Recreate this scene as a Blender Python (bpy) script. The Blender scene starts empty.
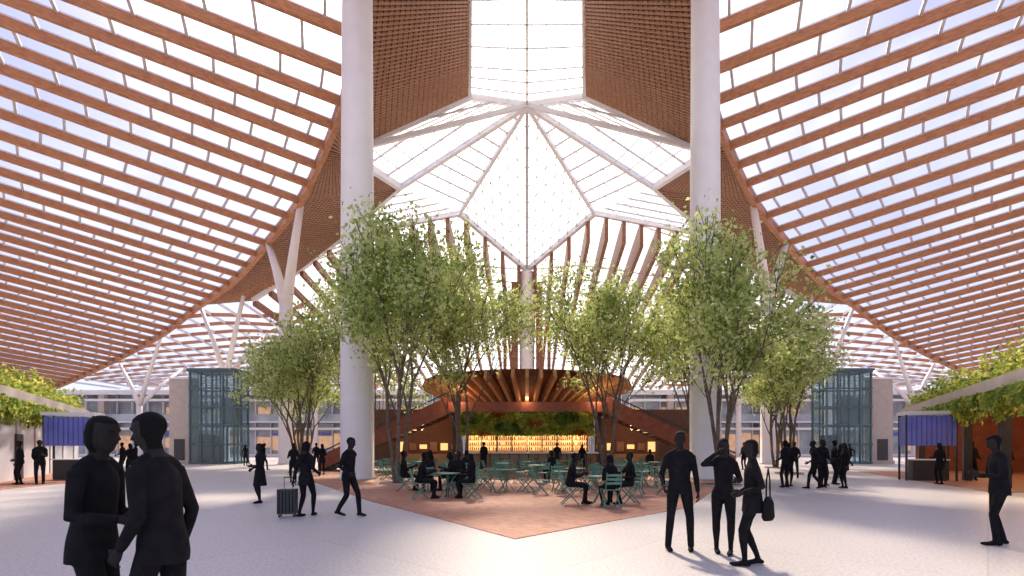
import bpy, math, random
from mathutils import Vector as V, Matrix
import numpy as np
scn=bpy.context.scene
col=scn.collection
# ------------------------------------------------------------------ materials
def mat(name,color,rough=.6,noise=None,scale=8.0,metal=0,emis=None,es=0,stretch=(1,1,1),spec=.4):
    m=bpy.data.materials.new(name); m.use_nodes=True
    nt=m.node_tree; b=nt.nodes['Principled BSDF']
    b.inputs['Roughness'].default_value=rough; b.inputs['Metallic'].default_value=metal
    b.inputs['Specular IOR Level'].default_value=spec
    if noise is None: noise=tuple(c*.8 for c in color)
    tc=nt.nodes.new('ShaderNodeTexCoord'); mp=nt.nodes.new('ShaderNodeMapping'); mp.inputs['Scale'].default_value=stretch
    n=nt.nodes.new('ShaderNodeTexNoise'); n.inputs['Scale'].default_value=scale; n.inputs['Detail'].default_value=4
    r=nt.nodes.new('ShaderNodeValToRGB'); r.color_ramp.elements[0].position=.35; r.color_ramp.elements[1].position=.65
    r.color_ramp.elements[0].color=(*noise,1); r.color_ramp.elements[1].color=(*color,1)
    nt.links.new(tc.outputs['Object'],mp.inputs[0]); nt.links.new(mp.outputs[0],n.inputs['Vector'])
    nt.links.new(n.outputs['Fac'],r.inputs[0]); nt.links.new(r.outputs[0],b.inputs['Base Color'])
    if emis:
        b.inputs['Emission Color'].default_value=(*emis,1); b.inputs['Emission Strength'].default_value=es
    return m
def glassmat(name,tint,dcol,fac,trans=True):
    m=bpy.data.materials.new(name); m.use_nodes=True; nt=m.node_tree; nt.nodes.clear()
    o=nt.nodes.new('ShaderNodeOutputMaterial'); mx=nt.nodes.new('ShaderNodeMixShader'); mx.inputs[0].default_value=fac
    t=nt.nodes.new('ShaderNodeBsdfTransparent'); t.inputs[0].default_value=(*tint,1)
    d=nt.nodes.new('ShaderNodeBsdfTranslucent' if trans else 'ShaderNodeBsdfGlossy'); d.inputs[0].default_value=(*dcol,1)
    nt.links.new(t.outputs[0],mx.inputs[1]); nt.links.new(d.outputs[0],mx.inputs[2]); nt.links.new(mx.outputs[0],o.inputs[0])
    return m
def leafmat(name,c1,c2,sc=1.6):
    m=bpy.data.materials.new(name); m.use_nodes=True; nt=m.node_tree; nt.nodes.clear()
    o=nt.nodes.new('ShaderNodeOutputMaterial'); mx=nt.nodes.new('ShaderNodeMixShader'); mx.inputs[0].default_value=.55
    tc=nt.nodes.new('ShaderNodeTexCoord'); n=nt.nodes.new('ShaderNodeTexNoise'); n.inputs['Scale'].default_value=sc; n.inputs['Detail'].default_value=5
    r=nt.nodes.new('ShaderNodeValToRGB'); r.color_ramp.elements[0].position=.38; r.color_ramp.elements[1].position=.62
    r.color_ramp.elements[0].color=(*c1,1); r.color_ramp.elements[1].color=(*c2,1)
    d=nt.nodes.new('ShaderNodeBsdfDiffuse'); t=nt.nodes.new('ShaderNodeBsdfTranslucent')
    nt.links.new(tc.outputs['Object'],n.inputs['Vector']); nt.links.new(n.outputs['Fac'],r.inputs[0])
    nt.links.new(r.outputs[0],d.inputs[0]); nt.links.new(r.outputs[0],t.inputs[0])
    nt.links.new(d.outputs[0],mx.inputs[1]); nt.links.new(t.outputs[0],mx.inputs[2]); nt.links.new(mx.outputs[0],o.inputs[0])
    return m
WOOD=mat('wood_beam',(.52,.24,.11),.5,(.36,.155,.07),3,stretch=(1,1,4))
SLAT=mat('wood_slat',(.50,.28,.165),.6,(.36,.19,.11),4)
SLATD=mat('wood_dark',(.15,.078,.05),.8)
FIN=mat('wood_fin',(.30,.125,.065),.5,(.20,.08,.04),3)
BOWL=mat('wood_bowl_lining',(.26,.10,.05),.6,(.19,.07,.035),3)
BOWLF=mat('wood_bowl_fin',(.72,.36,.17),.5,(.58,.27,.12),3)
WHITE=mat('white_steel',(.82,.82,.84),.45,(.78,.78,.8),2)
STEEL=mat('grey_steel',(.58,.57,.60),.45,(.54,.53,.56),2)
COLM=mat('column_plaster',(.82,.77,.73),.5,(.78,.73,.69),1.2)
BEIGE=mat('pylon_stone',(.50,.44,.39),.7,(.44,.38,.34),2)
RED=mat('red_oxide_panel',(.30,.09,.05),.5,(.23,.065,.035),3)
DARK=mat('dark_metal',(.04,.04,.045),.5)
TEAL=mat('teal_steel',(.08,.13,.15),.4)
TEALG=glassmat('teal_glass',(.80,.88,.90),(.5,.6,.63),.12,False)
GLASSP=glassmat('roof_glass',(.86,.88,.97),(.80,.84,1.0),.08)
CGLASS=glassmat('ridge_glass',(1,.99,.97),(1,1,1),.33)
FACG=mat('facade_glass',(.42,.46,.52),.15,(.20,.24,.30),.35,spec=.8)
BARK=mat('bark',(.19,.14,.10),.9,(.10,.075,.055),9)
LEAF=leafmat('leaf',(.36,.47,.13),(.74,.78,.36))
LEAF2=leafmat('leaf_dark',(.12,.20,.04),(.34,.43,.11))
LEAFY=leafmat('leaf_yellow',(.26,.37,.05),(.74,.70,.17),3)
MINT=mat('green_metal',(.11,.27,.20),.4,(.08,.21,.15),5)
WARM=mat('bar_glow',(.9,.6,.3),.6,emis=(1,.50,.18),es=1.1)
SHOPW=mat('shop_window_warm',(.6,.40,.28),.5,(.4,.25,.18),1.5,emis=(1,.58,.32),es=.3)
COUNTER=mat('counter_wood',(.35,.2,.1),.4)
BLUE=mat('blue_panel',(.17,.20,.62),.5,(.13,.16,.5),2)
SIGNR=mat('red_sign',(.6,.05,.04),.5,emis=(.8,.05,.04),es=.4)
SOIL=mat('soil',(.06,.04,.03),.95)
CLOTH=mat('person_cloth',(.015,.014,.016),.85,(.009,.009,.011),12,spec=.1)
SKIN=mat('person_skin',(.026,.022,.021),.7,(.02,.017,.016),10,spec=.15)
HAIR=mat('person_hair',(.008,.008,.009),.8,spec=.1)
def floor_mats():
    m=mat('terrazzo_floor',(.74,.72,.74),.42,spec=.35); nt=m.node_tree; b=nt.nodes['Principled BSDF']
    tc=[n for n in nt.nodes if n.type=='TEX_COORD'][0]
    ramp=[n for n in nt.nodes if n.type=='VALTORGB'][0]; no=[n for n in nt.nodes if n.type=='TEX_NOISE'][0]
    no.inputs['Scale'].default_value=22; no.inputs['Detail'].default_value=8
    ramp.color_ramp.elements[0].color=(.44,.41,.405,1); ramp.color_ramp.elements[0].position=.36
    ramp.color_ramp.elements[1].position=.56; ramp.color_ramp.elements[1].color=(.58,.55,.54,1)
    br=nt.nodes.new('ShaderNodeTexBrick'); br.inputs['Scale'].default_value=.25; br.inputs['Mortar Size'].default_value=.004; br.offset=0
    br.inputs['Brick Width'].default_value=1;br.inputs['Row Height'].default_value=1
    br.inputs['Color1'].default_value=(1,1,1,1);br.inputs['Color2'].default_value=(.96,.96,.965,1);br.inputs['Mortar'].default_value=(.86,.84,.84,1)
    mp=nt.nodes.new('ShaderNodeMapping'); mp.inputs['Rotation'].default_value=(0,0,math.radians(42))
    mx=nt.nodes.new('ShaderNodeMixRGB'); mx.blend_type='MULTIPLY'; mx.inputs[0].default_value=1
    nt.links.new(tc.outputs['Object'],mp.inputs[0]); nt.links.new(mp.outputs[0],br.inputs['Vector'])
    nt.links.new(ramp.outputs[0],mx.inputs[1]); nt.links.new(br.outputs['Color'],mx.inputs[2]); nt.links.new(mx.outputs[0],b.inputs['Base Color'])
    p=mat('terracotta_paving',(.5,.24,.16),.6,spec=.2); nt=p.node_tree; b=nt.nodes['Principled BSDF']
    tc=[n for n in nt.nodes if n.type=='TEX_COORD'][0]
    br=nt.nodes.new('ShaderNodeTexBrick'); br.inputs['Scale'].default_value=2.2; br.inputs['Mortar Size'].default_value=.012
    br.inputs['Color1'].default_value=(.47,.225,.15,1);br.inputs['Color2'].default_value=(.33,.14,.095,1);br.inputs['Mortar'].default_value=(.42,.26,.2,1)
    mp=nt.nodes.new('ShaderNodeMapping'); mp.inputs['Rotation'].default_value=(0,0,math.radians(45))
    nt.links.new(tc.outputs['Object'],mp.inputs[0]); nt.links.new(mp.outputs[0],br.inputs['Vector']); nt.links.new(br.outputs['Color'],b.inputs['Base Color'])
    return m,p
FLOOR,PAVE=floor_mats()
# ------------------------------------------------------------------ builder
class B:
    def __init__(s): s.v=[];s.f=[];s.m=[];s.mats=[]
    def mi(s,m):
        if m not in s.mats: s.mats.append(m)
        return s.mats.index(m)
    def add(s,vs,fs,m):
        o=len(s.v); s.v.extend([tuple(x) for x in vs]); k=s.mi(m)
        for f in fs: s.f.append(tuple(i+o for i in f)); s.m.append(k)
    def box(s,c,d,m,rot=0):
        c=V(c); R=Matrix.Rotation(rot,3,'Z'); x,y,z=[k/2 for k in d]
        vs=[c+R@V((a*x,b*y,e*z)) for e in(-1,1) for b in(-1,1) for a in(-1,1)]
        s.add(vs,[(0,2,3,1),(4,5,7,6),(0,1,5,4),(2,6,7,3),(0,4,6,2),(1,3,7,5)],m)
    def bar(s,p,q,w,h,m,up=(0,0,1)):
        p=V(p);q=V(q);t=(q-p)
        if t.length<1e-5:return
        t.normalize();u=V(up)
        if abs(t.dot(u))>.98:u=V((0,1,0))
        a=t.cross(u).normalized();b=a.cross(t).normalized()
        vs=[P+a*(i*w/2)+b*(j*h/2) for P in(p,q) for j in(-1,1) for i in(-1,1)]
        s.add(vs,[(0,2,3,1),(4,5,7,6),(0,1,5,4),(2,6,7,3),(0,4,6,2),(1,3,7,5)],m)
    def tube(s,pts,rad,m,n=8,ref=(1,0,0),cap=True):
        pts=[V(p) for p in pts]; ref=V(ref); vs=[];fs=[]
        N=len(pts)
        for i,p in enumerate(pts):
            t=(pts[min(i+1,N-1)]-pts[max(i-1,0)]).normalized()
            r=ref
            if abs(t.dot(r.normalized()))>.97: r=V((0,1,0)) if abs(t.y)<.9 else V((0,0,1))
            a=(r-t*r.dot(t)).normalized(); b=t.cross(a)
            ra=rad[i]; ra,rb=(ra if isinstance(ra,tuple) else (ra,ra))
            for k in range(n):
                an=2*math.pi*k/n; vs.append(p+a*(math.cos(an)*ra)+b*(math.sin(an)*rb))
        for i in range(N-1):
            for k in range(n):
                k2=(k+1)%n; fs.append((i*n+k,i*n+k2,(i+1)*n+k2,(i+1)*n+k))
        if cap:
            fs.append(tuple(range(n-1,-1,-1))); fs.append(tuple((N-1)*n+k for k in range(n)))
        s.add(vs,fs,m)
    def ell(s,c,r,m,n=12,k=8,R=None):
        c=V(c); vs=[];fs=[]
        for i in range(1,k):
            th=math.pi*i/k
            for j in range(n):
                ph=2*math.pi*j/n; p=V((r[0]*math.sin(th)*math.cos(ph),r[1]*math.sin(th)*math.sin(ph),-r[2]*math.cos(th)))
                if R: p=R@p
                vs.append(c+p)
        a=V((0,0,-r[2]));b=V((0,0,r[2]))
        if R:a=R@a;b=R@b
        vs+= [c+a,c+b]; A=len(vs)-2
        for i in range(k-2):
            for j in range(n):
                j2=(j+1)%n; fs.append((i*n+j,i*n+j2,(i+1)*n+j2,(i+1)*n+j))
        for j in range(n):
            j2=(j+1)%n; fs.append((A,j2,j)); fs.append((A+1,(k-2)*n+j,(k-2)*n+j2))
        s.add(vs,fs,m)
    def leaves(s,cs,size,rng,m,droop=0):
        k=s.mi(m); o=len(s.v); n=len(cs)
        if n==0:return
        d=rng.normal(size=(n,3)); d[:,2]-=droop; d/=np.linalg.norm(d,axis=1)[:,None]
        e=rng.normal(size=(n,3)); e=np.cross(d,e); e/=np.linalg.norm(e,axis=1)[:,None]
        sz=size*(.6+.8*rng.random(n))[:,None]; c=np.asarray(cs); up=np.cross(d,e)
        P=np.stack([c,c+d*sz*.5+e*sz*.3+up*sz*.08,c+d*sz,c+d*sz*.5-e*sz*.3+up*sz*.08],1).reshape(-1,3)
        s.v.extend(map(tuple,P.tolist()))
        s.f.extend([(o+4*i,o+4*i+1,o+4*i+2,o+4*i+3) for i in range(n)]); s.m.extend([k]*n)
    def mesh(s,name,smooth=False):
        me=bpy.data.meshes.new(name); me.from_pydata(s.v,[],s.f)
        for m in s.mats: me.materials.append(m)
        me.polygons.foreach_set('material_index',s.m)
        if smooth: me.polygons.foreach_set('use_smooth',[True]*len(s.f))
        me.update(); return me
    def obj(s,name,smooth=False,loc=(0,0,0),rot=0,parent=None):
        return place(s.mesh(name,smooth),name,loc,rot,parent)
def place(me,name,loc=(0,0,0),rot=0,parent=None):
    o=bpy.data.objects.new(name,me); col.objects.link(o); o.location=loc; o.rotation_euler=(0,0,rot)
    if parent:o.parent=parent
    return o
# ------------------------------------------------------------------ ground
b=B(); b.box((0,60,-.1),(320,320,.2),FLOOR); b.obj('floor')
def slab(poly,z0,z1,m,name):
    b=B()
    n=len(poly); vs=[(x,y,z0) for x,y in poly]+[(x,y,z1) for x,y in poly]
    b.add(vs,[tuple(range(n-1,-1,-1)),tuple(range(n,2*n))]+[(i,(i+1)%n,n+(i+1)%n,n+i) for i in range(n)],m)
    b.obj(name)
slab([(-.2,8.5),(1.8,10.6),(4.1,12.9),(5.6,16),(8.6,22),(12,30),(12,31),(-13,31),(-13,30),(-9.2,22),(-4.3,14.2),(-2.1,11.2)],0,.012,PAVE,'terracotta_paving')
slab([(-60,17),(-18.5,17),(-20,29),(-60,29)],0,.012,PAVE,'terracotta_paving')
slab([(15.5,17),(60,17),(60,31),(20,31)],0,.012,PAVE,'terracotta_paving')
# ------------------------------------------------------------------ roof lattice
EP=[(4,12,25,2.3),(6.5,20,24,2.0),(8.5,25,23.3,1.7),(9.7,28,22.7,1.55),(11.1,31,22.5,1.38),(14.2,36,22.4,1.1),(18.6,42,21.7,.86),(23.6,47,20.5,.7),(30.8,54,19.1,.5),(38.3,60,18.1,.35),(48.7,68,16.3,.15),(63.5,78,14.3,0),(80.3,88,12,-.08),(97,98,10.4,-.1)]
def cr(P,t):
    i=int(min(max(math.floor(t),0),len(P)-2)); u=t-i
    g=lambda j:np.array(P[min(max(j,0),len(P)-1)],float)
    a,b_,c,d=g(i-1),g(i),g(i+1),g(i+2)
    return .5*((2*b_)+(-a+c)*u+(2*a-5*b_+4*c-d)*u*u+(-a+3*b_-3*c+d)*u**3)
def resample(P,step):
    pts=[cr(P,t) for t in np.linspace(0,len(P)-1,600)]
    out=[pts[0]];acc=0
    for a,c in zip(pts,pts[1:]):
        acc+=np.linalg.norm((c-a)[:3])
        if acc>=step: out.append(c);acc=0
    return out
for sg in(-1,1):
    E=resample(EP,2.55)
    bw=B();bg=B()
    ends=[]
    for e in E:
        y1=5.0; L=e[1]-y1; p=V((sg*e[0],e[1],e[2])); d=V((sg*e[3],-1,0)); q=p+d*L
        ends.append((p,q,d.normalized(),(q-p).length))
        bw.bar(p,q,.24,.52,WOOD)
        bw.bar(p+V((0,0,.33)),q+V((0,0,.33)),.14,.1,WHITE)
    for i in range(len(ends)-1):
        p,q,d,L=ends[i];p2,q2,d2,L2=ends[i+1]
        up=V((0,0,.34))
        bg.add([p+up,q+up,q2+up,p2+up],[(0,1,2,3)],GLASSP)
        s=1.1*(i%2)+.2; 
        while s<min(L,L2):
            bw.bar(p+d*s+up*.7,p2+d2*s+up*.7,.15,.16,STEEL); s+=2.2
    for a,c in zip(E,E[1:]):
        bw.bar((sg*a[0],a[1],a[2]),(sg*c[0],c[1],c[2]),.35,.8,WOOD)
    o=bw.obj('roof_lattice'); g=bg.obj('glazing',parent=o)
# ------------------------------------------------------------------ soffits, centre glazing
def lerp(a,c,t): return V(a)*(1-t)+V(c)*t
def soffit(b,A,C,rows):
    n=len(A)-1
    for i in range(n):
        k=rows[i]
        wl=max((V(A[i+1])-V(A[i])).length,(V(C[i+1])-V(C[i])).length)/k
        u=V((0,0,.2)); nn=10
        for j in range(k):
            t=(j+.5)/k; b.bar(lerp(A[i],A[i+1],t),lerp(C[i],C[i+1],t),wl*.6,.14,SLAT)
            a0,c0,a1,c1=lerp(A[i],A[i+1],j/k)+u,lerp(C[i],C[i+1],j/k)+u,lerp(A[i],A[i+1],(j+1)/k)+u,lerp(C[i],C[i+1],(j+1)/k)+u
            for q in range(nn):
                b.add([lerp(a0,c0,q/nn),lerp(a0,c0,(q+1)/nn),lerp(a1,c1,(q+1)/nn),lerp(a1,c1,q/nn)],[(0,1,2,3)],SLATD)
        for j in range(1,24):
            P=[lerp(lerp(A[i],C[i],j/24),lerp(A[i+1],C[i+1],j/24),t/4)+V((0,0,-.0)) for t in range(5)]
            for p,q in zip(P,P[1:]): b.bar(p,q,.07,.16,SLATD)
N0=V((0,42,29.5));A1=V((7.1,54,26.1));A0=V((0,63,23.2));S0=V((4.7,42,30.2));C1=V((13.3,37.5,23.1));C2=V((11.9,48,25.8));C3=V((19.2,54,23.8));C4=V((25.3,57,21.1));B4=V((30.8,57.5,17.9))
def M(p,sg): return V((p[0]*sg,p[1],p[2]))
bs=B();bg=B();bwh=B()
def glazetri(a,c,d,n1,n2,sg):
    a,c,d=M(a,sg),M(c,sg),M(d,sg); u=V((0,0,.12))
    bg.add([a+u,c+u,d+u],[(0,1,2)],CGLASS)
    for i in range(1,n1): bwh.bar(lerp(a,c,i/n1),lerp(a,d,i/n1),.05,.10,WHITE)
    for i in range(1,n2): 
        t=i/n2; bwh.bar(lerp(c,a,t),lerp(c,d,t) ,.09,.16,STEEL)
for sg in(-1,1):
    Ee=[(sg*e[0],e[1],e[2]) for e in EP]
    soffit(bs,[Ee[0],Ee[1],Ee[2],Ee[4],M(C1,sg)],[(sg*3,18,36),(sg*3.4,28,34),(sg*3.9,35,32),(sg*4.4,39.5,30.8),M(S0,sg)],[26,22,20,18])
    soffit(bs,[Ee[4],Ee[5],Ee[6],Ee[7],Ee[8],Ee[9]],[M(C1,sg),M(C1,sg)+V((0,1,.2)),M(C2,sg),M(C3,sg),M(C4,sg),M(B4,sg)],[10,24,20,20,16])
    glazetri(N0,S0,C1,9,2,sg);glazetri(N0,C1,C2,9,3,sg)
    glazetri(A1,N0,C2,5,9,sg);glazetri(A1,C2,C3,4,5,sg);glazetri(A1,C3,C4,5,4,sg)
    glazetri(N0,A1,A0,10,8,sg)
    for p,q,w in((N0,C1,.3),(N0,C2,.4),(S0,C1,.45),(C1,C2,.5),(N0,A1,.35),(A1,A0,.5),(A1,C3,.45),(C2,C3,.4),(C3,C4,.4),(C4,B4,.4),(N0,S0,.4)):
        bwh.bar(M(p,sg),M(q,sg),w,w*1.1,WHITE)
    S=[(sg*3,18,36),(sg*3.4,28,34),(sg*3.9,35,32),(sg*4.4,39.5,30.8),(sg*4.7,42,30.2)]
    R=[(0,18,36.4),(0,28,34.3),(0,35,32.1),(0,39.5,30.5),(0,42,29.5)]
    for i in range(4):
        u=V((0,0,.2)); bg.add([V(S[i])+u,V(R[i])+u,V(R[i+1])+u,V(S[i+1])+u],[(0,1,2,3)],CGLASS)
        bwh.bar(S[i],S[i+1],.3,.5,WHITE)
        for j in range(3): bwh.bar(lerp(S[i],S[i+1],j/3),lerp(R[i],R[i+1],j/3),.05,.12,WHITE)
        for j in(1,2): bwh.bar(lerp(S[i],R[i],j/3),lerp(S[i+1],R[i+1],j/3),.05,.1,WHITE)
for i in range(4): bwh.bar(R[i],R[i+1],.16,.3,STEEL)
bwh.bar(N0,A0,.28,.3,STEEL)
bs.obj('ceiling_slat_soffit')
o=bwh.obj('skylight_frame'); bg.obj('glazing',parent=o)
# ------------------------------------------------------------------ back roof
bb=B();bg=B()
front=[(0,63,23.2),(7.1,54,26.1),(19.2,54,23.8),(25.3,57,21.1),(30.8,57.5,17.9),(38.3,60,18.1),(48.7,68,16.3),(63.5,78,14.3),(80.3,88,12)]
def fz(x):
    for a,c in zip(front,front[1:]):
        if a[0]<=x<=c[0]:
            return lerp(a,c,(x-a[0])/(c[0]-a[0]))
    return V(front[-1])
for sg in(-1,1):
    x=1.0;prev=fz(0);prev=M(prev,sg); pq=V((0,104,13.5))
    while x<79:
        p=M(fz(x),sg); q=V((x*sg,104,13.5 if x<45 else 12.5))
        inner=x<31
        if inner:
            w=.2; hs=1.0 if x<13 else max(.28,1-(x-13)*.07)
            vs=[]
            for P,h in((p,2.6*hs),(lerp(p,q,.12),2.3*hs),(lerp(p,q,.35),1.1*hs+.1),(q,.5)):
                for dz in(0,-h):
                    for ww in(-w,w): vs.append(P+V((ww,0,dz)))
            fs=[]
            for k in range(3):
                a=k*4; fs+=[(a,a+1,a+5,a+4),(a+2,a+6,a+7,a+3),(a,a+4,a+6,a+2),(a+1,a+3,a+7,a+5)]
            fs+=[(0,2,3,1),(12,13,15,14)]
            bb.add(vs,fs,FIN)
        else: bb.bar(p,q,.12,.3,WHITE)
        u=V((0,0,.25)); bg.add([prev+u,pq+u,q+u,p+u],[(0,1,2,3)],CGLASS if inner else GLASSP)
        prev=p;pq=q; x+=1.85 if inner else 3.2
    for k in range(1,15):
        y=60+k*3.0
        last=None
        for xx in np.arange(0,78,3.0):
            f=fz(xx)
            if y<f.y: last=None; continue
            q=V((xx,104,13.5)); t=(y-f.y)/(104-f.y); c=lerp(f,q,t)
            if last is not None: bb.bar(M(last,sg),M(c,sg),.22 if xx>28 else .12,.4 if xx>28 else .15,WOOD if xx>28 else WHITE)
            last=c
o=bb.obj('roof_back_lattice'); bg.obj('glazing',parent=o)
# ------------------------------------------------------------------ columns
def column(x,y,h,r):
    b=B(); b.tube([(x,y,0),(x,y,.12),(x,y,.13),(x,y,h*.5),(x,y,h)],[r*1.12,r*1.12,r,r*.98,r*.9],COLM,32)
    return b
column(-7.95,24,24.5,.76).obj('column',True); column(8.35,24,24.5,.70).obj('column',True)
def ycol(x,y,h,r,tops):
    b=column(x,y,h,r)
    for t in tops:
        b.tube([(x,y,h-.6),lerp((x,y,h),t,.5),t],[r*.8,r*.6,r*.45],COLM,16)
    b.obj('branching_column',True)
for sg in(-1,1):
    ycol(sg*20.7,44,14,.6,[(sg*18.8,42.5,21.5),(sg*24,47.5,20.3)])
    ycol(sg*35.3,60,10,.42,[(sg*31,56,18),(sg*38.5,60.5,17.8),(sg*35,70,17.5)])
    ycol(sg*56,74,8,.42,[(sg*49,68.5,16),(sg*62,78,14),(sg*56,84,14.5)])
    ycol(sg*31.4,76,8,.4,[(sg*26,72,18),(sg*36,74,16),(sg*31,86,15)])
b=B(); b.tube([(0,63,0),(0,63,22.9)],[.9,.9],COLM,24)
for sg in(-1,1):
    b.bar((sg*1.5,62.6,0),(sg*1.5,62.6,21.5),.8,.9,FIN,up=(0,1,0))
    b.bar((sg*2.7,62.9,0),(sg*2.7,62.9,21.0),.4,.6,FIN,up=(0,1,0))
b.obj('central_mast')
# ------------------------------------------------------------------ facade behind
rng=np.random.default_rng(3)
b=B()
for sg in(-1,1):
    x0,x1,y,H=16,100,80,9.5
    xc=sg*(x0+x1)/2;w=x1-x0
    b.box((xc,y+.4,H/2),(w,.2,H),FACG)
    for z in(.15,4.2,5.3,8.6,9.6): b.box((xc,y-.6,z),(w,2.2,.35),WHITE)
    for x in np.arange(x0,x1,2.4):
        b.box((sg*x,y,H/2),(.14,.3,H),WHITE)
        if rng.random()<.7: b.box((sg*(x+1.2),y+.2,1.9+rng.random()*.5),(2.1,.08,1.4+1.6*rng.random()),SHOPW)
        if rng.random()<.25: b.box((sg*(x+1.2),y-.1,3.4),(2.0,.1,.5),[RED,BEIGE,BLUE,COUNTER][rng.integers(4)])
        if rng.random()<.35: b.box((sg*(x+1.2),y+.2,6.8),(1.8,.08,1.6),SHOPW)
    for x in np.arange(x0+6,x1,14.4): b.box((sg*x,y-1.2,H/2),(.9,.9,H),BEIGE)
    b.box((xc,y-1.7,5.9),(w,.06,1.1),FACG)
b.box((0,98,6),(200,.2,12),FACG)
for z in(4.5,9,12): b.box((0,97.5,z),(200,.6,.4),WHITE)
for x in np.arange(-99,100,3): b.box((x,97.6,6),(.15,.3,12),WHITE)
b.obj('wall_back')
# ------------------------------------------------------------------ elevators / pylons
def elevator(x,y):
    b=B();w=3.8;d=2.2;H=8
    for i in range(5):
        for sy in(-1,1): b.box((-w/2+w*i/4,sy*d/2,H/2),(.13,.13,H),TEAL)
    for sx in(-1,1): b.box((sx*w/2,0,H/2),(.1,.1,H),TEAL)
    for z in(.1,1.7,3.3,4.9,6.5,7.95):
        for s_ in(-1,1):
            b.box((0,s_*d/2,z),(w+.2,.2,.14),TEAL);b.box((s_*w/2,0,z),(.2,d,.14),TEAL)
    for s_ in(-1,1):
        b.box((0,s_*d/2,H/2),(w,.03,H),TEALG);b.box((s_*w/2,0,H/2),(.03,d,H),TEALG)
    b.box((0,0,8.1),(w+.4,d+.4,.2),TEAL)
    b.box((-.9,.1,1.3),(1.3,1.3,2.4),DARK);b.box((.95,.1,4.6),(1.3,1.3,2.3),TEAL)
    for xx in(-.12,.12): b.box((xx,.3,4),(.08,.15,7.9),DARK)
    b.obj('glass_elevator_shaft',loc=(x,y,0))
elevator(-27.0,45);elevator(27.6,45)
for x in(-30.2,30.9):
    b=B();b.box((0,0,3.7),(1.8,1.0,7.4),BEIGE);b.box((0,0,.15),(2.0,1.2,.3),BEIGE);b.box((0,0,7.45),(1.95,1.15,.15),WHITE);b.box((0,-.52,1.1),(.9,.06,2.1),DARK);b.obj('service_pylon',loc=(x,45,0))
# ------------------------------------------------------------------ bar pavilion
root=bpy.data.objects.new('bar_pavilion',None);col.objects.link(root)
b=B()
b.box((0,32,3.98),(9.8,.5,.62),RED);b.box((0,36,4.05),(9.8,8,.4),RED)
b.box((0,36.5,2.0),(8.6,.2,4),SLATD)
for x in(-4.6,4.6): b.box((x,32.6,1.9),(.22,.22,3.8),DARK)
b.box((0,33.6,3.0),(8.3,.3,1.35),SOIL)
b.obj('mezzanine_deck',parent=root)
b=B();n=12000
c=np.stack([rng.uniform(-4.15,4.15,n),31.95-rng.random(n)**2*.3,rng.uniform(2.25,3.66,n)],1)
patch=np.sin(c[:,0]*2.1+np.sin(c[:,2]*3))+np.cos(c[:,2]*4+c[:,0])
b.box((0,32.1,2.95),(8.3,.3,1.4),SOIL)
b.leaves(c[patch<-.6],.16,rng,LEAF2,.5);b.leaves(c[(patch>=-.6)],.16,rng,LEAFY,.5)
REDL=leafmat('leaf_red',(.4,.08,.03),(.6,.2,.05)); b.leaves(c[(patch>1.6)]+np.array([0,-.08,0]),.16,rng,REDL,.5)
b.obj('green_wall',parent=root)
b=B()
b.box((0,34.2,1.75),(8.2,.1,1.1),WARM)
for z in(1.25,1.6,1.95,2.3): b.box((0,34,z),(8.2,.35,.05),COUNTER)
for x in np.arange(-4,4.1,1): b.box((x,34,1.75),(.07,.4,1.15),DARK)
BOT=[mat('bottle_%d'%i,c,.2) for i,c in enumerate([(.25,.12,.03),(.05,.15,.05),(.4,.3,.15),(.3,.04,.03)])]
for z in(1.28,1.63,1.98):
    for x in np.arange(-3.9,4,.14):
        if rng.random()<.85:
            h=.18+.1*rng.random();b.tube([(x,33.9,z),(x,33.9,z+h*.65),(x,33.9,z+h*.75),(x,33.9,z+h)],[.042,.042,.016,.016],BOT[rng.integers(4)],6)
b.box((0,32.2,.55),(8.6,.5,1.1),COUNTER);b.box((0,32.1,1.12),(8.9,.8,.07),WHITE)
for x in np.arange(-4.1,4.2,.6): b.box((x,31.93,.55),(.05,.04,1.05),DARK)
for x in np.arange(-3.8,4,1.1):
    b.tube([(x,31.5,0),(x,31.5,.03),(x,31.5,.04),(x,31.5,.72),(x,31.5,.73),(x,31.5,.78)],[.2,.2,.03,.03,.18,.18],DARK,10)
b.obj('bar_counter',parent=root)
b=B()
cx,cy=0,36.5
nF=56
prof=[(3.9,4.3),(4.6,4.75),(5.7,5.3),(7.2,5.95)]
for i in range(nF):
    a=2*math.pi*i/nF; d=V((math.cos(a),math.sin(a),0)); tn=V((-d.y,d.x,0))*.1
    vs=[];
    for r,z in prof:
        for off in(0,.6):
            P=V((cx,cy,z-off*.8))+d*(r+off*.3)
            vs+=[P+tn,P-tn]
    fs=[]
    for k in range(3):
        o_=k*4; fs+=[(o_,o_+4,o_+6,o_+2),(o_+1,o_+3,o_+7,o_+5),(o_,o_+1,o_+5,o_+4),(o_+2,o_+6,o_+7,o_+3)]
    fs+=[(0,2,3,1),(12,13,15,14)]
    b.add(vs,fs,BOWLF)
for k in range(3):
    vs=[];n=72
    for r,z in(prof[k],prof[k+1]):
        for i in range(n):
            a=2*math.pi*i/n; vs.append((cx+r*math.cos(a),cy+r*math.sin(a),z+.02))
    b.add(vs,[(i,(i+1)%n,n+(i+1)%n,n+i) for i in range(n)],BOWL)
b.obj('flared_wood_balustrade',parent=root)
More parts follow.
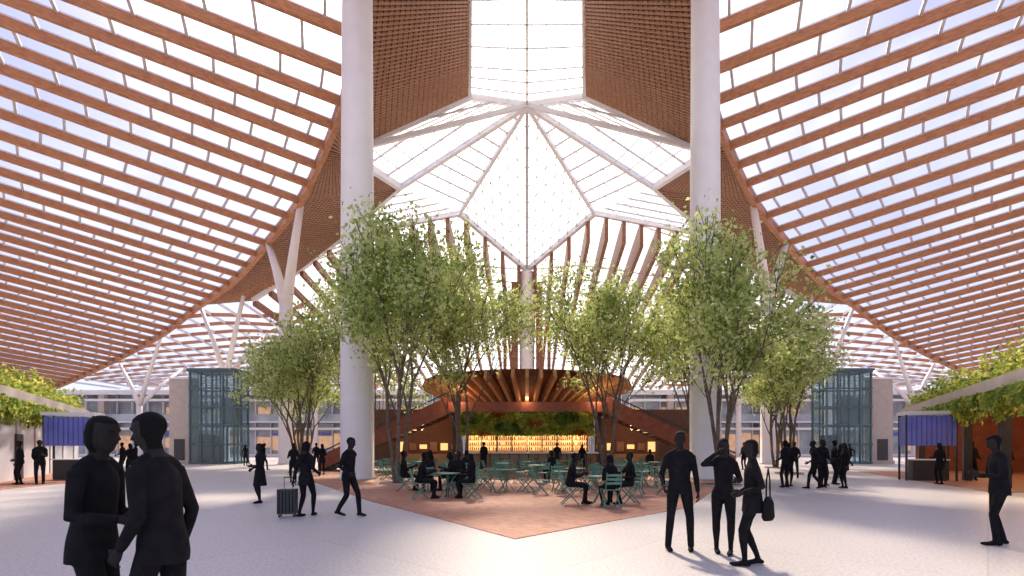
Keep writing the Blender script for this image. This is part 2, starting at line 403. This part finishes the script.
for sg in(-1,1):
    b=B(); top=V((sg*4.9,31.9,3.9)); bot=V((sg*13.0,31.9,0.0))
    for yy in(31.9,34.1):
        o_=V((0,yy-31.9,0))
        vs=[top+o_+V((0,yy2,z)) for yy2 in(-.07,.07) for z in(-.35,.75)]+[bot+o_+V((0,yy2,z)) for yy2 in(-.07,.07) for z in(.0,.9)]
        b.add(vs,[(0,1,5,4),(2,6,7,3),(0,4,6,2),(1,3,7,5),(0,2,3,1),(4,5,7,6)],RED)
        b.bar(top+o_+V((0,0,.98)),bot+o_+V((0,0,1.1)),.07,.07,DARK)
        for i in range(10):
            p=lerp(top,bot,i/9)+o_; b.bar(p+V((0,0,.6)),p+V((0,0,1.03)),.04,.04,DARK)
    for i in range(24):
        t=(i+.5)/24; p=lerp(top,bot,t); b.box((p.x,33,max(p.z-.05,.03)),(.36,2.1,.17),DARK)
    b.obj('staircase',parent=root)
b=B()
for sg in(-1,1):
    b.box((sg*7.2,37,1.8),(4.6,.15,3.6),SLATD)
    for k in range(6): b.box((sg*(5.2+k*.75),36.8,1.5),(.5,.1,.3+.2*(k%3)),WARM if k%2 else COUNTER)
    b.box((sg*7,35.5,.5),(3.6,.6,1.0),COUNTER)
    b.box((sg*10.5,40,2.2),(6,.15,4.4),SLATD)
b.obj('back_bar_wall',parent=root)
def plight(n,loc,e,c,r=.3,par=None):
    l=bpy.data.lights.new(n,'POINT');l.energy=e;l.color=c;l.shadow_soft_size=r
    o=bpy.data.objects.new(n,l);col.objects.link(o);o.location=loc;o.parent=par
for x in(-7,-3,0,3,7): plight('pendant_light',(x,33.1 if abs(x)<5 else 34.5,1.9 if abs(x)<5 else 2.6),60,(1,.55,.25),.1,root)
for x in(-4.3,0,4.3): plight('bowl_fill_light',(x,31.4,4.45),45,(1,.68,.4),.15,root)  # fill lamps added to brighten the dark flared balustrade; no real fittings here
# ------------------------------------------------------------------ side shops (run diagonally away from the hall axis)
def shop(sg,p0,p1):
    p0=V((*p0,0));p1=V((*p1,0));L=(p1-p0).length;ang=math.atan2((p1-p0).y,(p1-p0).x)
    oy=(1 if sg<0 else -1)
    b=B()
    b.box((L/2,oy*4.2,3.72),(L,8.6,.3),BEIGE); b.box((L/2,-oy*.15,3.75),(L,.16,.42),BEIGE)
    if sg<0:
        b.box((L/2,oy*.5,1.8),(L-.6,.3,3.6),WHITE)
        for x in np.arange(2,L,3): b.box((x,oy*.33,1.8),(.08,.05,3.5),BEIGE)
        b.box((L-.2,oy*4,1.8),(.3,7,3.6),WHITE)
        b.box((L*.6,oy*.32,1.05),(1,.1,2.1),DARK)
    else:
        b.box((L/2,oy*7.5,1.8),(L,.2,3.6),RED); b.box((.2,oy*4,1.8),(.3,7,3.6),BEIGE);b.box((L-.2,oy*4,1.8),(.3,7,3.6),RED)
        for x in np.arange(.5,L,4.6): b.box((x,oy*.4,1.8),(.3,.3,3.6),DARK)
        for z in(.5,1.0,1.5,2.0): b.box((L/2,oy*7.2,z),(L-1,.5,.06),WHITE)
        for x in np.arange(1,L-1,.3):
            for z in(.53,1.03,1.53,2.03):
                if rng.random()<.75: b.box((x,oy*7.1,z+.14),(.2,.2,.28),[RED,COUNTER,BLUE,WARM][rng.integers(4)])
        b.box((L*.5,oy*6.9,2.9),(L*.8,.1,.5),SLATD)
        for x in np.arange(2,L,3): b.box((x,oy*6.8,2.9),(1.6,.06,.28),WARM)
        b.box((L*.86,oy*.1,3.1),(2.6,.1,.5),SIGNR);b.box((L*.5,oy*.1,3.1),(2.4,.1,.45),DARK)
    o=b.obj('planted_roof_shop',loc=p0,rot=ang)
    b=B();n=17000
    x=rng.uniform(0,L,n); h=.3+.3*np.sin(x*1.7)+.3*np.sin(x*3.9+1)+.25*np.sin(x*.6)
    d=rng.random(n)
    c=np.stack([x,oy*(.1+d*2.6),3.85+rng.random(n)**1.5*(.7+np.maximum(h,0))*(1-.3*d)],1)
    b.leaves(c[:13000],.2,rng,LEAFY);b.leaves(c[13000:],.22,rng,LEAF2)
    n=16000;x=rng.uniform(0,L,n)
    c=np.stack([x,-oy*(.26+.12*rng.random(n))*np.where(rng.random(n)<.4,1,-.5),3.55-rng.random(n)**1.2*(.35+.75*np.abs(np.sin(x*.8)*np.sin(x*2.3+.5)))],1)
    b.leaves(c[:10000],.17,rng,LEAF2,2.2);b.leaves(c[10000:],.17,rng,LEAFY,2.2)
    b.obj('plants',parent=o)
    return o
shop(-1,(-12.5,6.7),(-30.5,35.4))
shop(1,(10.6,6.3),(24.7,33.4))
for (x,y) in((18.5,16.5),(21.5,21.5),(24.5,27)): plight('shop_light',(x,y,3.2),120,(1,.6,.32),.3)
def kiosk(x,y,rot):
    b=B()
    for sx in(-1,1):
        for sy in(-.35,.35): b.box((sx*.95,sy,1.55),(.07,.07,3.1),DARK)
    for k in range(10): b.box((-.95+1.9*(k+.5)/10,-.37,2.2),(.15,.04,1.3),BLUE)
    b.box((0,-.33,2.2),(1.9,.03,1.3),BLUE); b.box((0,0,3.0),(2.05,.9,.16),WHITE)
    for sx in(-1,1): b.box((sx*.95,0,2.2),(.04,.7,1.3),BLUE)
    b.box((0,0,.45),(1.3,.5,.9),DARK);b.box((0,0,.93),(1.45,.65,.05),WHITE)
    b.obj('blue_information_kiosk',loc=(x,y,.012),rot=rot)
kiosk(-20.9,23.6,.25);kiosk(17.9,22.9,-.25)
# ------------------------------------------------------------------ trees
def tree(x,y,H,W,seed,nl=7000,stems=4,lean=0):
    r=random.Random(seed);nr=np.random.default_rng(seed); segs=[];tips=[]
    def grow(p,d,L,rad,dep):
        n=3;pts=[p];rr=[rad]
        for i in range(n):
            d=(d+V((r.gauss(0,.09),r.gauss(0,.09),r.gauss(.03,.05)))).normalized(); p=p+d*(L/n); pts.append(p);rr.append(rad*(1-.33*(i+1)/n))
        segs.append((pts,rr))
        if dep<=1: tips.extend(pts[1:])
        elif dep==2: tips.append(pts[2]); 
        if dep==0: return
        k=3
        a0=r.random()*6.28
        for i in range(k):
            a=a0+i*6.28/k+r.gauss(0,.3); perp=V((math.cos(a),math.sin(a),0)); perp=(perp-d*perp.dot(d)).normalized()
            nd=(d*math.cos(.55)+perp*math.sin(.55+r.gauss(0,.1))+V((0,0,.06))).normalized()
            grow(pts[-1] if i<2 else pts[-2],nd,L*r.uniform(.6,.76),rr[-1]*.72,dep-1)
    for i in range(stems):
        a=i*6.28/stems+r.random(); dd=V((math.cos(a)*.22+lean,math.sin(a)*.22,1)).normalized()
        grow(V((math.cos(a)*.16,math.sin(a)*.16,0)),dd,3.3*r.uniform(.8,1.15),.095,4)
    Z=max(t.z for t in tips); xs=sorted(math.hypot(t.x,t.y) for t in tips); R=xs[int(len(xs)*.93)]
    sz=(H-.2)/Z; sx=(W/2)/R
    f=lambda p:V((p.x*sx,p.y*sx,p.z*sz))
    b=B()
    for pts,rr in segs:
        b.tube([f(p) for p in pts],[max(q,.014) for q in rr],BARK,6 if rr[0]>.03 else 4,cap=False)
    tp=np.array([tuple(f(t)) for t in tips]); 
    wgt=nr.random(len(tp))**1.6+.05; wgt/=wgt.sum()
    idx=nr.choice(len(tp),size=nl,p=wgt)
    c=tp[idx]+nr.normal(size=(nl,3))*np.array([.34,.34,.28])
    k=int(nl*.84)
    b.leaves(c[:k],.18,nr,LEAF,.4);b.leaves(c[k:],.18,nr,LEAF2,.4)
    n=20;vs=[(math.cos(6.283*i/n)*.7,math.sin(6.283*i/n)*.7,.03) for i in range(n)]
    b.add(vs,[tuple(range(n))],SOIL); b.tube([(0,0,0.0),(0,0,.06)],[.75,.75],BEIGE,20,cap=False)
    b.obj('courtyard_tree',loc=(x,y,.012))
TREES=[(-5.3,21.0,11.3,6.0,1,14000),(-3.4,26.5,11.8,6.8,2,13000),(4.1,26.0,11.1,6.8,3,13500),(7.6,20,10.5,5.2,4,13500),(-13.2,30,9.8,6.0,5,11000),(14.6,28.5,9.6,5.8,6,11000),(-9.2,29.0,12.0,6.0,7,8000),(9.4,28.6,12.0,6.0,8,8000),(-15.8,36,9.2,5.5,9,7000),(17.5,36,9.2,5.5,10,7000)]
for t in TREES: tree(*t)
# ------------------------------------------------------------------ furniture
b=B()
for i in range(6): b.box((0,-.19+.076*i,.45),(.4,.055,.018),MINT)
for z in(.62,.72,.82): b.box((0,-.245-(z-.45)*.18,z),(.4,.018,.06),MINT)
for sx in(-.19,.19):
    b.bar((sx,.2,.0),(sx,-.22,.45),.022,.03,MINT,up=(0,0,1)); b.bar((sx,-.26,0),(sx,.2,.45),.022,.03,MINT); b.bar((sx,-.21,.44),(sx,-.32,.88),.022,.03,MINT)
b.bar((-.19,.17,.03),(.19,.17,.03),.02,.02,MINT);b.bar((-.19,-.24,.03),(.19,-.24,.03),.02,.02,MINT)
CH=b.mesh('cafe_chair')
b=B(); b.tube([(0,0,.71),(0,0,.725),(0,0,.74)],[.36,.37,.36],MINT,24)
for a in(0,math.pi/2):
    c,s_=math.cos(a)*.27,math.sin(a)*.27
    b.bar((c,s_,0),(-c,-s_,.71),.025,.025,MINT);b.bar((-c,-s_,0),(c,s_,.71),.025,.025,MINT)
b.tube([(0,0,.34),(0,0,.37)],[.05,.05],MINT,10)
TB=b.mesh('cafe_table')
rr=random.Random(11); tabs=[]
fixed=[(-2.35,15.2),(-3.4,17.6),(1.95,13.6),(-.7,17.6),(1.2,16.3),(3.5,16.2)]
cand=fixed[:]
for _ in range(600):
    y=rr.uniform(15,29.5); hw=.42*y-2.6
    cand.append((rr.uniform(-hw,hw*.9),y))
for x,y in cand:
    if len(tabs)>=26: break
    if any(math.hypot(x-a,y-c)<2.15 for a,c in tabs): continue
    if any(math.hypot(x-t[0],y-t[1])<2.0 for t in TREES) or math.hypot(abs(x)-8.1,y-24)<2.2: continue
    tabs.append((x,y)); place(TB,'cafe_table',(x,y,.012),rr.random())
    k=4 if (x,y) not in fixed[:3] else 0
    a0=rr.random()*6
    for i in range(k if rr.random()<.6 else min(k,3)):
        a=a0+i*math.pi*2/4+rr.gauss(0,.15); d=rr.uniform(.66,.82)
        place(CH,'cafe_chair',(x+math.cos(a)*d,y+math.sin(a)*d,.012),a+math.pi/2)
# ------------------------------------------------------------------ people
def ik(a,t,l1,l2,pole):
    a=V(a);t=V(t);d=t-a;L=d.length
    if L>(l1+l2)*.998: t=a+d*((l1+l2)*.998/L);d=t-a;L=d.length
    x=(l1*l1-l2*l2+L*L)/(2*L);h=math.sqrt(max(l1*l1-x*x,0));dn=d.normalized();p=V(pole);p=p-dn*p.dot(dn)
    p=p.normalized() if p.length>1e-4 else V((0,1,0))
    return a+dn*x+p*h,t
def person_mesh(name,H=1.75,vox=.014,fem=False,hip=(0,0,.93),lean=(0,0,0),lf=(-.1,0,.08),rf=(.1,0,.08),lh=(-.25,.04,.86),rh=(.25,.04,.86),
                head=(0,0),hair='short',coat=0,skirt=0,wide=1.0,lp=None,rp=None,fy=(-8,8)):
    b=B();hip=V(hip);sh=hip+(V((0,0,.5))+V(lean)).normalized()*.5;up=(sh-hip).normalized();fw=V((0,1,0));fw=(fw-up*fw.dot(up)).normalized()
    w=(.90 if fem else 1.0)*wide; hw=(1.02 if fem else .97)*wide; wa=(.82 if fem else .96)*wide
    sitting=hip.z<.75
    rings=[(-.10,.10*hw,.085),(-.05,.150*hw,.110),(.02,.162*hw,.118),(.13,.138*wa,.102),(.24,.146*wa,.106),(.34,.162*w,.114),(.40,.160*w,.105),(.445,.140*w,.090),(.475,.105*w,.076),(.505,.072,.064),(.54,.054,.058),(.62,.050,.055)]
    hd=sh+up*.205+fw*.03
    pts=[hip+up*r[0] for r in rings[:-2]]+[sh+up*.045+fw*.002,sh+up*.12+fw*.015]
    b.tube(pts,[(r[1],r[2]) for r in rings],CLOTH,20)
    for s_ in(-1,1):
        b.tube([sh+up*.05,sh+up*.0+V((s_*.08*w,0,0)),sh-up*.045+V((s_*.155*w,0,0))],[(.042,.042),(.052,.058),(.05,.056)],CLOTH,12,ref=(0,1,0))
    if coat:
        if sitting: b.tube([hip+up*.2,hip+up*.0,hip-up*.07],[(.155*wa,.115),(.175*hw,.13),(.17*hw,.13)],CLOTH,20)
        else: b.tube([hip+up*.3,hip+up*.12,hip,hip-up*.08,hip-V((0,0,coat))],[(.158*w,.112),(.15*wa,.110),(.17*hw,.128),(.175*hw,.132),(.175*hw+.03*coat,.135+.03*coat)],CLOTH,20)
    if skirt:
        b.tube([hip+up*.1,hip,hip-V((0,0,.1)),hip-V((0,0,skirt))],[(.14,.11),(.17,.125),(.18,.135),(.16+.12*skirt,.13+.12*skirt)],CLOTH,20)
    for s_,ft,yaw in((-1,lf,fy[0]),(1,rf,fy[1])):
        hj=hip+V((s_*.085*hw,0,-.02)); kn,an=ik(hj,ft,.43,.42,(s_*.12,1,.15))
        b.tube([hj,lerp(hj,kn,.35),lerp(hj,kn,.75),kn,lerp(kn,an,.3),lerp(kn,an,.75),an-V((0,0,.02))],[.088*hw,.084*hw,.068,.060,.058,.050 if not fem else .040,.048 if not fem else .034],CLOTH,14)
        a=math.radians(yaw);fd=V((-math.sin(a),math.cos(a),0)); zt=.03
        heel=an-fd*.055+V((0,0,-.045));toe=V((an.x,an.y,zt))+fd*.17
        if sitting or an.z<.1: heel.z=.035
        b.tube([heel-fd*.02,heel+fd*.01,lerp(heel,toe,.35)+V((0,0,.012)),lerp(heel,toe,.75),toe,toe+fd*.035],[(.025,.02),(.036,.034),(.036,.04),(.045,.032),(.038,.026),(.015,.014)],CLOTH,12,ref=(1,0,0))
    wr=[]
    for s_,h,pole in((-1,lh,lp),(1,rh,rp)):
        sj=sh+V((s_*.168*w,0,0))-up*.055
        el,wp=ik(sj,h,.285,.255,pole or (s_*.35,-1,-.3))
        b.tube([sj-V((s_*.03,0,0))+up*.015,sj,lerp(sj,el,.4),el,lerp(el,wp,.3),lerp(el,wp,.85),wp],[.042,.055,.050,.043,.042,.033,.029],CLOTH,12)
        wr.append((s_,el,wp))
    hy,hp=head; R=Matrix.Rotation(math.radians(hy),3,'Z')@Matrix.Rotation(math.radians(hp),3,'X')
    prof=[(-.118,.02,.022,.05),(-.105,.038,.040,.040),(-.08,.053,.062,.024),(-.045,.064,.080,.010),(0,.071,.090,0),(.04,.074,.095,-.004),(.08,.064,.084,-.008),(.105,.041,.056,-.01),(.116,.012,.02,-.012)]
    b.tube([hd+R@V((0,p[3],p[0])) for p in prof],[(p[1],p[2]) for p in prof],SKIN,20,ref=R@V((1,0,0)))
    b.tube([hd+R@V((0,.080,.018)),hd+R@V((0,.100,-.012)),hd+R@V((0,.114,-.03)),hd+R@V((0,.085,-.040))],[.008,.012,.016,.008],SKIN,8)
    for s_ in(-1,1):
        b.ell(hd+R@V((s_*.076,-.005,-.012)),(.012,.02,.032),SKIN,8,6,R)
        b.ell(hd+R@V((s_*.03,.085,.03)),(.02,.01,.008),SKIN,8,6,R)
    b.ell(hd+R@V((0,.088,-.06)),(.026,.013,.009),SKIN,8,6,R)
    b.ell(hd+R@V((0,-.018,.032)),(.080,.096,.092),HAIR,16,10,R)
    if hair=='long':
        b.tube([hd+R@V((0,-.03,.06)),hd+R@V((0,-.06,-.04)),sh+up*.03-fw*.075,sh-up*.10-fw*.11,sh-up*.17-fw*.1],[(.08,.06),(.090,.055),(.088,.045),(.075,.032),(.04,.015)],HAIR,14)
    if hair=='bob':
        b.tube([hd+R@V((0,-.02,.07)),hd+R@V((0,-.035,0)),hd+R@V((0,-.03,-.07)),hd+R@V((0,-.03,-.11))],[(.078,.07),(.090,.076),(.093,.070),(.072,.05)],HAIR,14)
    if hair=='bun': b.ell(hd+R@V((0,-.115,.06)),(.045,.045,.045),HAIR,10,8)
    me=b.mesh('tmp');ob=bpy.data.objects.new('tmp',me);col.objects.link(ob)
    md=ob.modifiers.new('r','REMESH');md.mode='VOXEL';md.voxel_size=vox
    sm=ob.modifiers.new('s','SMOOTH');sm.factor=.5;sm.iterations=3
    dg=bpy.context.evaluated_depsgraph_get();dg.update()
    ev=ob.evaluated_get(dg);m2=ev.to_mesh()
    vs=[v.co.copy() for v in m2.vertices];fs=[tuple(p.vertices) for p in m2.polygons];cs=[p.center.copy() for p in m2.polygons]
    ev.to_mesh_clear();bpy.data.objects.remove(ob);bpy.data.meshes.remove(me)
    o=B();o.v=[tuple(v) for v in vs];o.f=fs;o.mats=[CLOTH,SKIN,HAIR]
    Ri=R.transposed()
    for c in cs:
        q=Ri@(c-hd); k=0
        if q.length<.17 and q.z>-.125 and c.z>sh.z+.05:
            k=1 if (q.y>.0 and q.z<.07 and abs(q.x)<.085) else 2
        elif (c-sh).dot(up)>.03 and abs(c.x-sh.x)<.07: k=1
        elif hair=='long' and (c-sh).dot(fw)<-.085 and (c-sh).dot(up)>-.2 and abs(c.x)<.09:k=2
        o.m.append(k)
    for s_,el,wp in wr:
        d=(wp-el).normalized(); inn=V((-s_,0,0)); n_=(inn-d*inn.dot(d))
        if n_.length<.2: n_=V((0,0,-1))-d*(-d.z)
        n_.normalize(); side=d.cross(n_).normalized()
        if side.dot(V((0,1,.3)))<0: side=-side
        o.tube([wp-d*.02,wp+d*.01,wp+d*.05,wp+d*.095],[(.024,.018),(.028,.018),(.041,.017),(.038,.013)],SKIN,10,ref=side)
        for i,(off,L) in enumerate(((.029,.072),(.010,.082),(-.010,.075),(-.028,.058))):
            p=wp+d*.088+side*off; q=[p]; an=.25+.06*i
            for k in range(3):
                dr=(d*math.cos(an)+n_*math.sin(an)).normalized(); p=p+dr*L*(.42,.33,.25)[k]; q.append(p); an+=.42
            o.tube(q,[.0095,.009,.008,.006],SKIN,7,ref=side)
        p=wp+d*.03+side*.03
        o.tube([p,p+(side*.7+d*.7+n_*.3)*.035,p+(side*.55+d*.9+n_*.5)*.062,p+(side*.45+d*1.1+n_*.6)*.08],[.014,.012,.010,.007],SKIN,7,ref=n_)
    me=o.mesh(name,True); sc=H/1.75
    for v in me.vertices: v.co*=sc
    return me
def rad(d):return math.radians(d)
# foreground couple
m=person_mesh('person_m',1.75,.010,hair='bob',coat=.14,lean=(0,.03,0),rh=(.17,.30,1.08),lh=(-.17,.24,1.02),lf=(-.1,-.08,.08),rf=(.1,.1,.08),head=(-6,-3),wide=.94)
place(m,'person_standing',(-2.90,3.42,0),rad(-88))
m=person_mesh('person_m',1.77,.010,hair='short',coat=.12,lean=(0,.05,0),rh=(.20,.04,.86),lh=(-.19,.12,.90),lf=(-.12,.06,.08),rf=(.1,-.12,.08),head=(10,-12),wide=.94,lp=(-.3,-.6,-.6))
place(m,'person_standing',(-2.36,3.32,0),rad(84))
# right trio
m=person_mesh('p',1.77,.012,hair='short',coat=.1,lh=(-.25,.06,.86),rh=(.24,.16,.95),lf=(-.16,0,.08),rf=(.17,.05,.08),head=(-10,0),wide=1.05)
place(m,'person_standing',(2.28,7.65,0),rad(170))
m=person_mesh('p',1.66,.012,fem=True,hair='long',coat=.05,rh=(.11,.17,1.52),lh=(-.17,.2,1.12),lf=(-.1,.05,.08),rf=(.1,-.05,.08),head=(5,-5),rp=(.9,.2,-.9))
place(m,'person_phoning',(2.84,7.4,0),rad(160))
m=person_mesh('p',1.64,.012,fem=True,hair='bob',coat=.18,lh=(-.19,.17,1.02),rh=(.2,.12,1.0),lf=(-.09,.12,.08),rf=(.09,-.10,.09),head=(10,-4),hip=(0,0,.92))
place(m,'person_walking',(2.93,6.65,0),rad(80))
b=B()
b.tube([(0,0,0),(0,0,.04),(0,0,.22),(0,0,.30)],[(.13,.05),(.16,.07),(.14,.06),(.11,.02)],CLOTH,16)
b.tube([(-.09,0,.28),(-.08,0,.5),(0,0,.66),(.08,0,.5),(.09,0,.28)],[.01]*5,CLOTH,6,ref=(0,1,0))
place(b.mesh('handbag',True),'handbag',(3.09,6.56,.60),rad(50))
m=person_mesh('p',1.72,.014,hair='short',coat=.12,lh=(-.12,.3,1.12),rh=(.12,.3,1.1),lf=(-.1,.08,.08),rf=(.1,-.1,.08),head=(0,-18),lean=(0,.03,0))
place(m,'person_reading',(7.38,8.0,0),rad(72))
m=person_mesh('p',1.75,.014,hair='short',coat=.1,hip=(0,0,.91),lf=(-.09,.22,.08),rf=(.09,-.22,.13),lh=(-.23,-.12,.9),rh=(.23,.2,.95),head=(0,-4),lean=(0,.03,0))
WALK=m; place(m,'person_walking',(-3.92,11.25,0.012),rad(-110))
m=person_mesh('p',1.66,.014,fem=True,hair='long',coat=.2,hip=(0,0,.92),lf=(-.09,-.12,.09),rf=(.09,.14,.08),lh=(-.26,-.1,.82),rh=(.22,.15,1.0),head=(0,0))
place(m,'person_walking',(-4.88,11.3,0),rad(-12)); WWALK=m
b=B();b.box((0,0,.34),(.38,.22,.54),DARK)
for i in range(5):b.box((-.14+.07*i,-.113,.34),(.02,.012,.48),CLOTH)
for sx in(-.15,.15):
    for sy in(-.07,.07): b.tube([(sx-.012,sy,.035),(sx+.012,sy,.035)],[.035,.035],DARK,10,ref=(0,0,1))
for sx in(-.09,.09): b.bar((sx,.08,.6),(sx,.08,.86),.015,.015,TEAL)
b.bar((-.1,.08,.86),(.1,.08,.86),.03,.025,DARK)
o=b.obj('rolling_suitcase',loc=(-5.24,11.2,0),rot=.15)
md=o.modifiers.new('bev','BEVEL');md.width=.012;md.segments=2
m=person_mesh('p',1.62,.014,fem=True,hair='bun',skirt=.42,lh=(-.12,.28,1.1),rh=(.2,.12,1.0),lf=(-.08,.05,.08),rf=(.08,-.05,.08))
place(m,'person_standing',(-7.25,13.9,0),rad(150)); FSK=m
S1=person_mesh('p',1.75,.018,coat=.1,lf=(-.14,0,.08),rf=(.14,.04,.08),lh=(-.2,.2,1.0))
S2=person_mesh('p',1.66,.018,fem=True,hair='long',coat=.25,rh=(.15,.28,1.12))
S3=person_mesh('p',1.78,.018,coat=.14,lh=(-.12,.3,1.15),rh=(.15,.22,.98),wide=1.05,head=(15,-5))
for me,x,y,r in[(S1,9.55,18.9,20),(S2,10.0,19.6,-60),(WALK,10.35,18.4,60),(S3,10.95,19.0,170),(S1,11.45,19.8,200),(S2,11.6,18.7,90),(S3,12.3,20.5,-100),
    (S1,-20.2,20.4,150),(S3,-19.6,20.6,-140),(S2,-18.6,24.0,60),(S1,-24.1,30.5,100),(WALK,-23.2,30.3,-80),(S2,16.6,20.6,100),(S1,19.9,22.9,170),(S3,20.9,24.2,-90),(WALK,22.3,24.0,70),(FSK,19.3,20.6,160),
    (S1,-14,34,0),(WALK,-17,33,-90),(S2,-11,27.5,40),(S3,14.0,33,120),(S1,18.5,33,-30),(WALK,24,38,90),(S2,-22,40,10),(S1,12.8,24.5,150),(S2,-9.9,21.7,190),(WWALK,15.5,25.3,-70),(S3,-2.6,30.8,0),(S1,1.8,30.7,10),(S2,3.3,30.6,-20)]:
    place(me,'person_standing',(x,y,.012),rad(r))
SIT=[person_mesh('p',1.75,.015,coat=.1,hip=(0,0,.545),lf=(-.13,.42,.08),rf=(.12,.34,.08),lh=(-.14,.34,.80),rh=(.14,.36,.80),lean=(0,.07,0),head=(0,-10)),
     person_mesh('p',1.68,.015,fem=True,hair='long',hip=(0,0,.56),lf=(-.1,.36,.08),rf=(.1,.44,.08),lh=(-.1,.3,.72),rh=(.1,.36,.82),lean=(0,.03,0)),
     person_mesh('p',1.76,.015,coat=.1,hip=(0,0,.545),lf=(-.16,.30,.08),rf=(.16,.46,.08),lh=(-.12,.16,.70),rh=(.16,.35,.85),lean=(0,-.03,0),head=(10,0))]
def sit(k,x,y,r):
    a=rad(r)
    place(SIT[k],'person_seated',(x,y,.012),a)
    c=V((x,y,.012))+Matrix.Rotation(a,3,'Z')@V((0,.02,0)); place(CH,'cafe_chair',c,a)
def around(t,angs,ks):
    for a,k in zip(angs,ks):
        x=t[0]+math.cos(rad(a))*.80;y=t[1]+math.sin(rad(a))*.80; sit(k,x,y,a+90)
around(fixed[0],(200,-20,75),(0,1,2)); around(fixed[1],(185,5,-80),(2,1,0)); around(fixed[2],(180,10,-80),(0,2,1))
for t in tabs[6:15]:
    if rr.random()<.7:
        a=rr.random()*360; sit(rr.randrange(3),t[0]+math.cos(rad(a))*1.02,t[1]+math.sin(rad(a))*1.02,a+90)
# ------------------------------------------------------------------ light
w=bpy.data.worlds.new('sky');scn.world=w;w.use_nodes=True;nt=w.node_tree;bgn=nt.nodes['Background']
tc=nt.nodes.new('ShaderNodeTexCoord');sp=nt.nodes.new('ShaderNodeSeparateXYZ');nt.links.new(tc.outputs['Generated'],sp.inputs[0])
rp=nt.nodes.new('ShaderNodeValToRGB');nt.links.new(sp.outputs['Z'],rp.inputs[0])
e=rp.color_ramp.elements;e[0].position=0;e[0].color=(.86,.87,.92,1);e[1].position=.66;e[1].color=(.20,.25,.56,1)
x=rp.color_ramp.elements.new(.26);x.color=(.52,.57,.82,1)
cn=nt.nodes.new('ShaderNodeTexNoise');cn.inputs['Scale'].default_value=3.4;cn.inputs['Detail'].default_value=6;nt.links.new(tc.outputs['Generated'],cn.inputs['Vector'])
cr2=nt.nodes.new('ShaderNodeValToRGB');cr2.color_ramp.elements[0].position=.47;cr2.color_ramp.elements[1].position=.70;nt.links.new(cn.outputs['Fac'],cr2.inputs[0])
cr2.color_ramp.elements[1].color=(.75,.75,.75,1)
cm=nt.nodes.new('ShaderNodeMixRGB');cm.inputs[2].default_value=(1.0,.99,1.05,1);nt.links.new(cr2.outputs[0],cm.inputs[0]);nt.links.new(rp.outputs[0],cm.inputs[1])
SD=V((-.06,.72,.70)).normalized()
dt=nt.nodes.new('ShaderNodeVectorMath');dt.operation='DOT_PRODUCT';dt.inputs[1].default_value=SD;nt.links.new(tc.outputs['Generated'],dt.inputs[0])
mx=nt.nodes.new('ShaderNodeMath');mx.operation='MAXIMUM';mx.inputs[1].default_value=0;nt.links.new(dt.outputs['Value'],mx.inputs[0])
pw=nt.nodes.new('ShaderNodeMath');pw.operation='POWER';pw.inputs[1].default_value=18;nt.links.new(mx.outputs[0],pw.inputs[0])
ml=nt.nodes.new('ShaderNodeMixRGB');ml.blend_type='MULTIPLY';ml.inputs[0].default_value=1;ml.inputs[2].default_value=(5.2,4.6,3.7,1);nt.links.new(pw.outputs[0],ml.inputs[1])
ad=nt.nodes.new('ShaderNodeMixRGB');ad.blend_type='ADD';ad.inputs[0].default_value=1;nt.links.new(cm.outputs[0],ad.inputs[1]);nt.links.new(ml.outputs[0],ad.inputs[2])
nt.links.new(ad.outputs[0],bgn.inputs[0]);bgn.inputs[1].default_value=1.05
l=bpy.data.lights.new('sun','SUN');l.energy=8;l.angle=rad(3.5);l.color=(1,.84,.66);o=bpy.data.objects.new('sun',l);col.objects.link(o)
o.rotation_euler=SD.to_track_quat('Z','Y').to_euler();o.location=(0,60,60)
cam=bpy.data.cameras.new('camera');cam.lens=18;cam.shift_x=-15/1024;cam.shift_y=158/1024;cam.clip_end=600
o=bpy.data.objects.new('camera',cam);col.objects.link(o);o.location=(0,0,1.55);o.rotation_euler=(rad(90),0,0);scn.camera=o
scn.view_settings.view_transform='Standard'
scn.view_settings.exposure=.28
